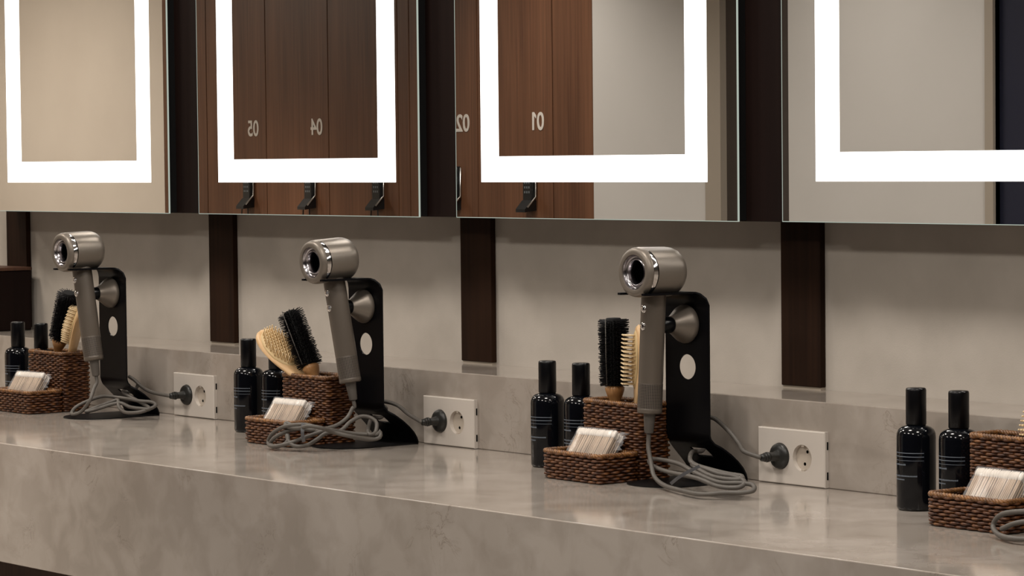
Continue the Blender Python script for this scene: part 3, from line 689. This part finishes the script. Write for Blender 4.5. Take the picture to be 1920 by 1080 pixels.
CORD_B = [(-0.0582,-0.135,0.0768),(-0.0573,-0.137,0.061),(-0.0557,-0.15,0.0449),(-0.0509,-0.18,0.034),(-0.0452,-0.225,0.0336),(-0.0654,-0.247,0.0411),(-0.0888,-0.25,0.0473),(-0.0756,-0.258,0.0421),(-0.034,-0.262,0.0423),(-0.0016,-0.262,0.0481),(0.0124,-0.245,0.0442),(0.0064,-0.215,0.0344),(0.0189,-0.19,0.0271),(0.0184,-0.1498,0.0188),(0.0242,-0.1309,0.0216),(0.0178,-0.1261,0.0321),(0.0191,-0.1341,0.0262),(-0.0018,-0.1751,0.0303),(-0.0047,-0.215,0.0383),(-0.01,-0.245,0.0455),(-0.0266,-0.258,0.049),(-0.078,-0.262,0.0422),(-0.1163,-0.262,0.0266),(-0.1299,-0.2609,0.0106),(-0.0944,-0.275,0.0075),(-0.0609,-0.264,0.0146),(-0.0411,-0.2382,0.0263),(-0.026,-0.2113,0.0367),(-0.038,-0.2255,0.035),(-0.062,-0.2426,0.0383),(-0.0788,-0.2571,0.0335),(-0.1004,-0.2661,0.0224),(-0.1155,-0.2662,0.0101),(-0.0849,-0.2724,0.0075),(-0.0663,-0.2648,0.0162),(-0.0715,-0.2588,0.0285),(-0.0724,-0.2604,0.0257),(-0.0607,-0.263,0.0155),(-0.0467,-0.2582,0.0096),(-0.0322,-0.2446,0.0125),(-0.0266,-0.2292,0.0211),(-0.0214,-0.2124,0.0315),(-0.0115,-0.1886,0.0352),(-0.013,-0.1667,0.0487),(-0.0109,-0.1463,0.0569),(-0.0026,-0.1316,0.0546),(0.0075,-0.1253,0.0454),(0.0164,-0.1355,0.0289),(0.0112,-0.1467,0.0293),(-0.0872,-0.082,0.0348),(-0.0988,-0.058,0.0526),(-0.0985,-0.045,0.0633),(-0.0726,-0.045,0.0716),(-0.0362,-0.046,0.068),(0.0022,-0.05,0.0563),(0.0345,-0.058,0.0475)]
CORD_C = [(0.7686,-0.168,0.0807),(0.7693,-0.17,0.0553),(0.7776,-0.172,0.0354),(0.7962,-0.18,0.0152),(0.8431,-0.2,0.0075),(0.9056,-0.2227,0.0075),(0.9674,-0.235,0.0075),(0.9944,-0.215,0.0104),(1.0168,-0.2006,0.0111),(1.0275,-0.187,0.014),(1.017,-0.177,0.0203),(0.9978,-0.1826,0.0224),(0.9655,-0.1988,0.0226),(0.9089,-0.192,0.0313),(0.8451,-0.1677,0.0385),(0.7798,-0.1465,0.0387),(0.7422,-0.1364,0.0352),(0.7588,-0.1478,0.029),(0.8212,-0.1726,0.0256),(0.9187,-0.201,0.0255),(0.9741,-0.2068,0.0176),(1.0028,-0.1928,0.0172),(0.9987,-0.177,0.0244),(0.9737,-0.1761,0.0303),(0.9483,-0.1828,0.0328),(0.9017,-0.18,0.0403),(0.8826,-0.1756,0.0402),(0.9386,-0.1923,0.0304),(0.9686,-0.1877,0.0268),(0.989,-0.1765,0.0268),(0.9847,-0.1692,0.0306),(0.9593,-0.1768,0.0332),(0.9268,-0.1813,0.0375),(0.8925,-0.177,0.041),(0.866,-0.1648,0.0463),(0.7827,-0.088,0.0464),(0.7704,-0.07,0.0542),(0.7567,-0.045,0.065),(0.7661,-0.042,0.0906),(0.7867,-0.045,0.0996),(0.8253,-0.046,0.078),(0.8526,-0.048,0.0609),(0.886,-0.056,0.0482),(0.91,-0.062,0.0462)]
CORD_D = [(1.6958,-0.2597,0.0192),(1.6798,-0.2668,0.0163),(1.6489,-0.2775,0.0095),(1.6192,-0.285,0.0075),(1.5777,-0.2673,0.0075),(1.5569,-0.2544,0.0165),(1.5723,-0.2549,0.032),(1.616,-0.2607,0.0404),(1.6583,-0.2522,0.0413),(1.701,-0.245,0.0355),(1.7264,-0.244,0.0275),(1.7108,-0.2566,0.0176),(1.6753,-0.2616,0.0243),(1.6377,-0.2647,0.0295),(1.6124,-0.2721,0.0258),(1.5819,-0.2657,0.0148)]
TAIL = [[(-.9500,-.042,.0730),(-.9250,-.044,.0670),(-.8886,-.048,.0544),(-.8400,-.054,.0476)], [(-.0980,-.042,.0690),(-.0726,-.045,.0730),(-.0362,-.046,.0685),(.0022,-.052,.0563)], [(.7640,-.040,.0900),(.7867,-.043,.0970),(.8253,-.046,.0790),(.8526,-.050,.0609),(.8700,-.056,.0515)]]
def add_cord(t, pts, r=.0036, plug=None):
    inv = t.matrix_world.inverted()
    S = [inv @ p for p in catmull(pts, .004)]
    bm = bmesh.new(); sweep(bm, S, r, 8); c = link('power_cord', bm, M['cord'], t, True)
    if plug:
        px, pz = plug; P = inv @ Vector((px, 0, pz)); m4 = inv @ Matrix.Translation((px, 0, pz)) @ Matrix.Rotation(PI/2, 4, 'X')
        bm = bmesh.new()
        lathe(bm, [(0,.0024), (.0195,.0024), (.0200,.004), (.0200,.0105), (.0194,.0125), (.0175,.0145), (.0125,.0155), (.0085,.0170), (.0072,.020), (.0064,.032), (.0078,.0335), (.0080,.0370), (.0062,.038), (.0070,.0390), (.0070,.0415), (.0054,.0425), (.0060,.0435), (.0058,.047), (.0036,.049), (0,.049)], 36, m4)
        link('plug', bm, M['plug'], c, True, 45)
    return c
DR = [(XS[0], (2, -9.5), (-.002, -.018, .0022), CORD_A, (-.8431+.0055+.049, .0434)), (XS[1], (4, -9.0), (-.004, -.005, .0010), CORD_B, (-.0116+.049, .0434)), (XS[2], (-1, 2.6), (.002, .0, .0004), CORD_C, (.8431+.0073+.049, .0434)), (XS[3], (0, 2), (0, 0, .0004), CORD_D, None)]
DL = ['satin grey hair dryer on the leftmost stand, ring turned most side-on', 'satin grey hair dryer on the middle stand, its cord coiled before the basket',
      'largest satin grey hair dryer seen whole, handle hanging straight down', 'hair dryer beyond the right edge, only its grey cord loop shows']
for i, (x, tilt, lift, cord, plug) in enumerate(DR):
    o = dp if i == 0 else dup(dp)
    DR[i] = DR[i]+(o,)
for i, (x, tilt, lift, cord, plug, o) in enumerate(DR):
    o.matrix_world = Matrix.Translation(HP+Vector((x, 0, 0))+Vector(lift)) @ Matrix.Rotation(math.radians(tilt[1]), 4, 'Y') @ Matrix.Rotation(math.radians(tilt[0]), 4, 'X')
    tag(o, DL[i], 'hair dryer', 'satin grey hair dryers')
    bpy.context.view_layer.update()
    ex = o.matrix_world @ Vector((0, 0, -.2470)); e2 = o.matrix_world @ Vector((0, 0, -.2620))
    pts = [ex, e2]
    if i < 3:
        xc = x; body = [Vector(p) for p in cord[1:]]
        # the tail: through the hole of the stand and round the back of the plate to the plug
        cut = next(k for k, p in enumerate(body) if k > 20 and p.y > -.095)
        sh = ex-Vector(cord[0]); body = [p+sh*f for p, f in zip(body, [1, .9, .65, .35, .12]+[0]*99)]; front = body[:cut]; tail = [p for p in body[cut:] if p.x > xc-.2 and p.y > -.060]
        end = Vector((plug[0], -.0480, plug[1]))
        pts += front+[Vector((xc+.004, -.080, .046)), Vector((xc, -.056, .046)), Vector((xc-.012, -.036, .060)), *[Vector(p) for p in TAIL[i]], end]
    else:
        pts += [Vector(p) for p in cord]
    c = add_cord(o, pts, plug=plug)
def tie(o, pts, w_=.0035):
    inv = o.matrix_world.inverted(); bm = bmesh.new(); P = catmull(pts, .002); pv = None
    for p, q in zip(P, P[1:]+[P[-1]*2-P[-2]]):
        d = (q-p).normalized(); s = d.cross(fwd).normalized()*w_
        v = [bm.verts.new(inv @ (p+s)), bm.verts.new(inv @ (p-s))]
        if pv: bm.faces.new((pv[0], v[0], v[1], pv[1]))
        pv = v
    t_ = link('cable_tie', bm, M['tie'], o); md = t_.modifiers.new('t', 'SOLIDIFY'); md.thickness = .0016; md.offset = 0
tie(DR[2][5], [(.9143, -.2478, .0200), (.9300, -.2400, .0330), (.9420, -.2150, .0460)], .0024)
tie(DR[1][5], [(-.020, -.262, .0520), (-.017, -.266, .0350), (-.019, -.262, .0200)], .003)

# ================================================================== dark box on the ledge at far left
bx = empty('wooden_box', (-1.76, .08, .1309)); tag(bx, 'dark brown wooden box on the marble ledge at the left edge', 'box')
bm = bmesh.new(); box(bm, -.085, .083, -.055, .070, 0, .134, .003); link('box_body', bm, M['cabinet'], bx)
bm = bmesh.new(); box(bm, -.087, .085, -.057, .072, .1345, .142, .002); link('lid', bm, M['base_wood'], bx)

# ================================================================== LOCKERS on the opposite wall (seen in the mirrors)
def text_mesh(name, s, size, ma, parent, loc):
    cu = bpy.data.curves.new(name, 'FONT'); cu.body = s; cu.size = size; cu.extrude = .0008; cu.align_x = 'CENTER'; cu.align_y = 'CENTER'; cu.offset = .0016
    tmp = bpy.data.objects.new(name, cu); COL.objects.link(tmp); dg = bpy.context.evaluated_depsgraph_get()
    me = bpy.data.meshes.new_from_object(tmp.evaluated_get(dg)); bpy.data.objects.remove(tmp)
    if s.endswith('1'):                      # the flag of the numeral one
        xs = [v.co.x for v in me.vertices]; ys = [v.co.y for v in me.vertices]; xr, yt = max(xs), max(ys); sw = size*.13
        bm = bmesh.new(); bm.from_mesh(me); pf = [(xr-sw*.2, yt), (xr-sw, yt), (xr-sw*2.1, yt-sw*1.1), (xr-sw*2.1, yt-sw*2.0), (xr-sw*.9, yt-sw*1.1), (xr-sw*.2, yt-sw*1.1)]
        A = [bm.verts.new((p[0], p[1], -.0005)) for p in pf]; Bv = [bm.verts.new((p[0], p[1], .0011)) for p in pf]; bm.faces.new(A[::-1]); bm.faces.new(Bv)
        for k in range(6): bm.faces.new((A[k], A[(k+1) % 6], Bv[(k+1) % 6], Bv[k]))
        bm.to_mesh(me); bm.free()
    o = bpy.data.objects.new(name, me); COL.objects.link(o); me.materials.clear(); me.materials.append(ma)
    o.parent = parent; o.location = loc; o.rotation_euler = (PI/2, 0, PI); o.scale = (.92, 1, 1); return o
def locker(x0, x1, num, xn, xlk, strap, lab):
    t = empty('locker', (x0, YO, FL)); tag(t, lab, 'locker', 'numbered lockers seen in the mirrors')
    bm = bmesh.new(); box(bm, .002, x1-x0-.002, -.02, 0, .05, 2.35, .0015); d = link('locker_door', bm, M['locker'], t)
    text_mesh('locker_number', num, .094, M['number'], t, (xn-x0, .001, -FL+.640))
    # lock
    l = xlk-x0; z = -FL
    bm = bmesh.new(); box(bm, l-.026, l+.026, 0, .022, z+.335, z+.475, .002)
    sv = [(l-.026, l+.026)]
    a = [bm.verts.new((xx, yy, zz)) for xx in (l-.028, l+.028) for yy, zz in ((0, z+.345), (.024, z+.345), (.056, z+.312), (.056, z+.300), (0, z+.306))]
    bm.faces.new(a[:5]); bm.faces.new(a[5:][::-1])
    for k in range(5): bm.faces.new((a[k], a[(k+1) % 5], a[5+(k+1) % 5], a[5+k]))
    lo = link('keypad_lock', bm, M['lock'], t)
    bm = bmesh.new()
    for i in range(3):
        for j in range(4): box(bm, l-.016+i*.0125, l-.010+i*.0125, .022, .0232, z+.372+j*.018, z+.380+j*.018)
    link('keypad_buttons', bm, M['key'], lo)
    bm = bmesh.new(); sweep(bm, [(l+.034, .006, z+.470), (l+.034, .008, z+.358), (l+.030, .046, z+.318)], .0038, 8); link('lock_lever', bm, M['steel'], lo, True)
    if strap:
        bm = bmesh.new(); sweep(bm, catmull([(l-.022, .03, z+.306), (l-.024, .03, z+.255), (l-.012, .03, z+.228), (l+.012, .03, z+.228), (l+.024, .03, z+.255), (l+.022, .03, z+.306)], .006), .0028, 6); link('wrist_strap', bm, M['lock'], lo, True)
locker(-6.778, -6.318, '05', -6.416, -6.445, True, "leftmost brown locker door in the mirrors, reading 05 backwards")
locker(-6.318, -5.859, '04', -5.944, -5.985, True, "brown locker door next to locker 05, reading 04 backwards")
locker(-5.859, -5.378, '03', -5.480, -5.505, True, "brown locker door mostly hidden by the right light strip of the locker mirror")
locker(-5.300, -4.862, '02', -4.954, -5.000, False, "brown locker door whose 02 is cut by the mirror edge")
locker(-4.862, -4.405, '01', -4.498, -4.535, False, "brown locker door reading 01 backwards, nearest the grey wall")
for x0, x1, lab in ((-7.131, -6.778, 'plain brown wood panel left of locker 05, seen mirrored'), (-5.378, -5.300, 'narrow brown wood panel between lockers 03 and 02, seen mirrored'), (-4.405, -4.171, 'plain brown wood panel between locker 01 and the grey wall, seen mirrored')):
    bm = bmesh.new(); box(bm, x0+.002, x1-.002, YO-.02, YO, FL+.05, 1.55, .0015); o = link('locker_filler_panel', bm, M['locker']); tag(o, lab, 'panel', 'filler panels of the locker row')
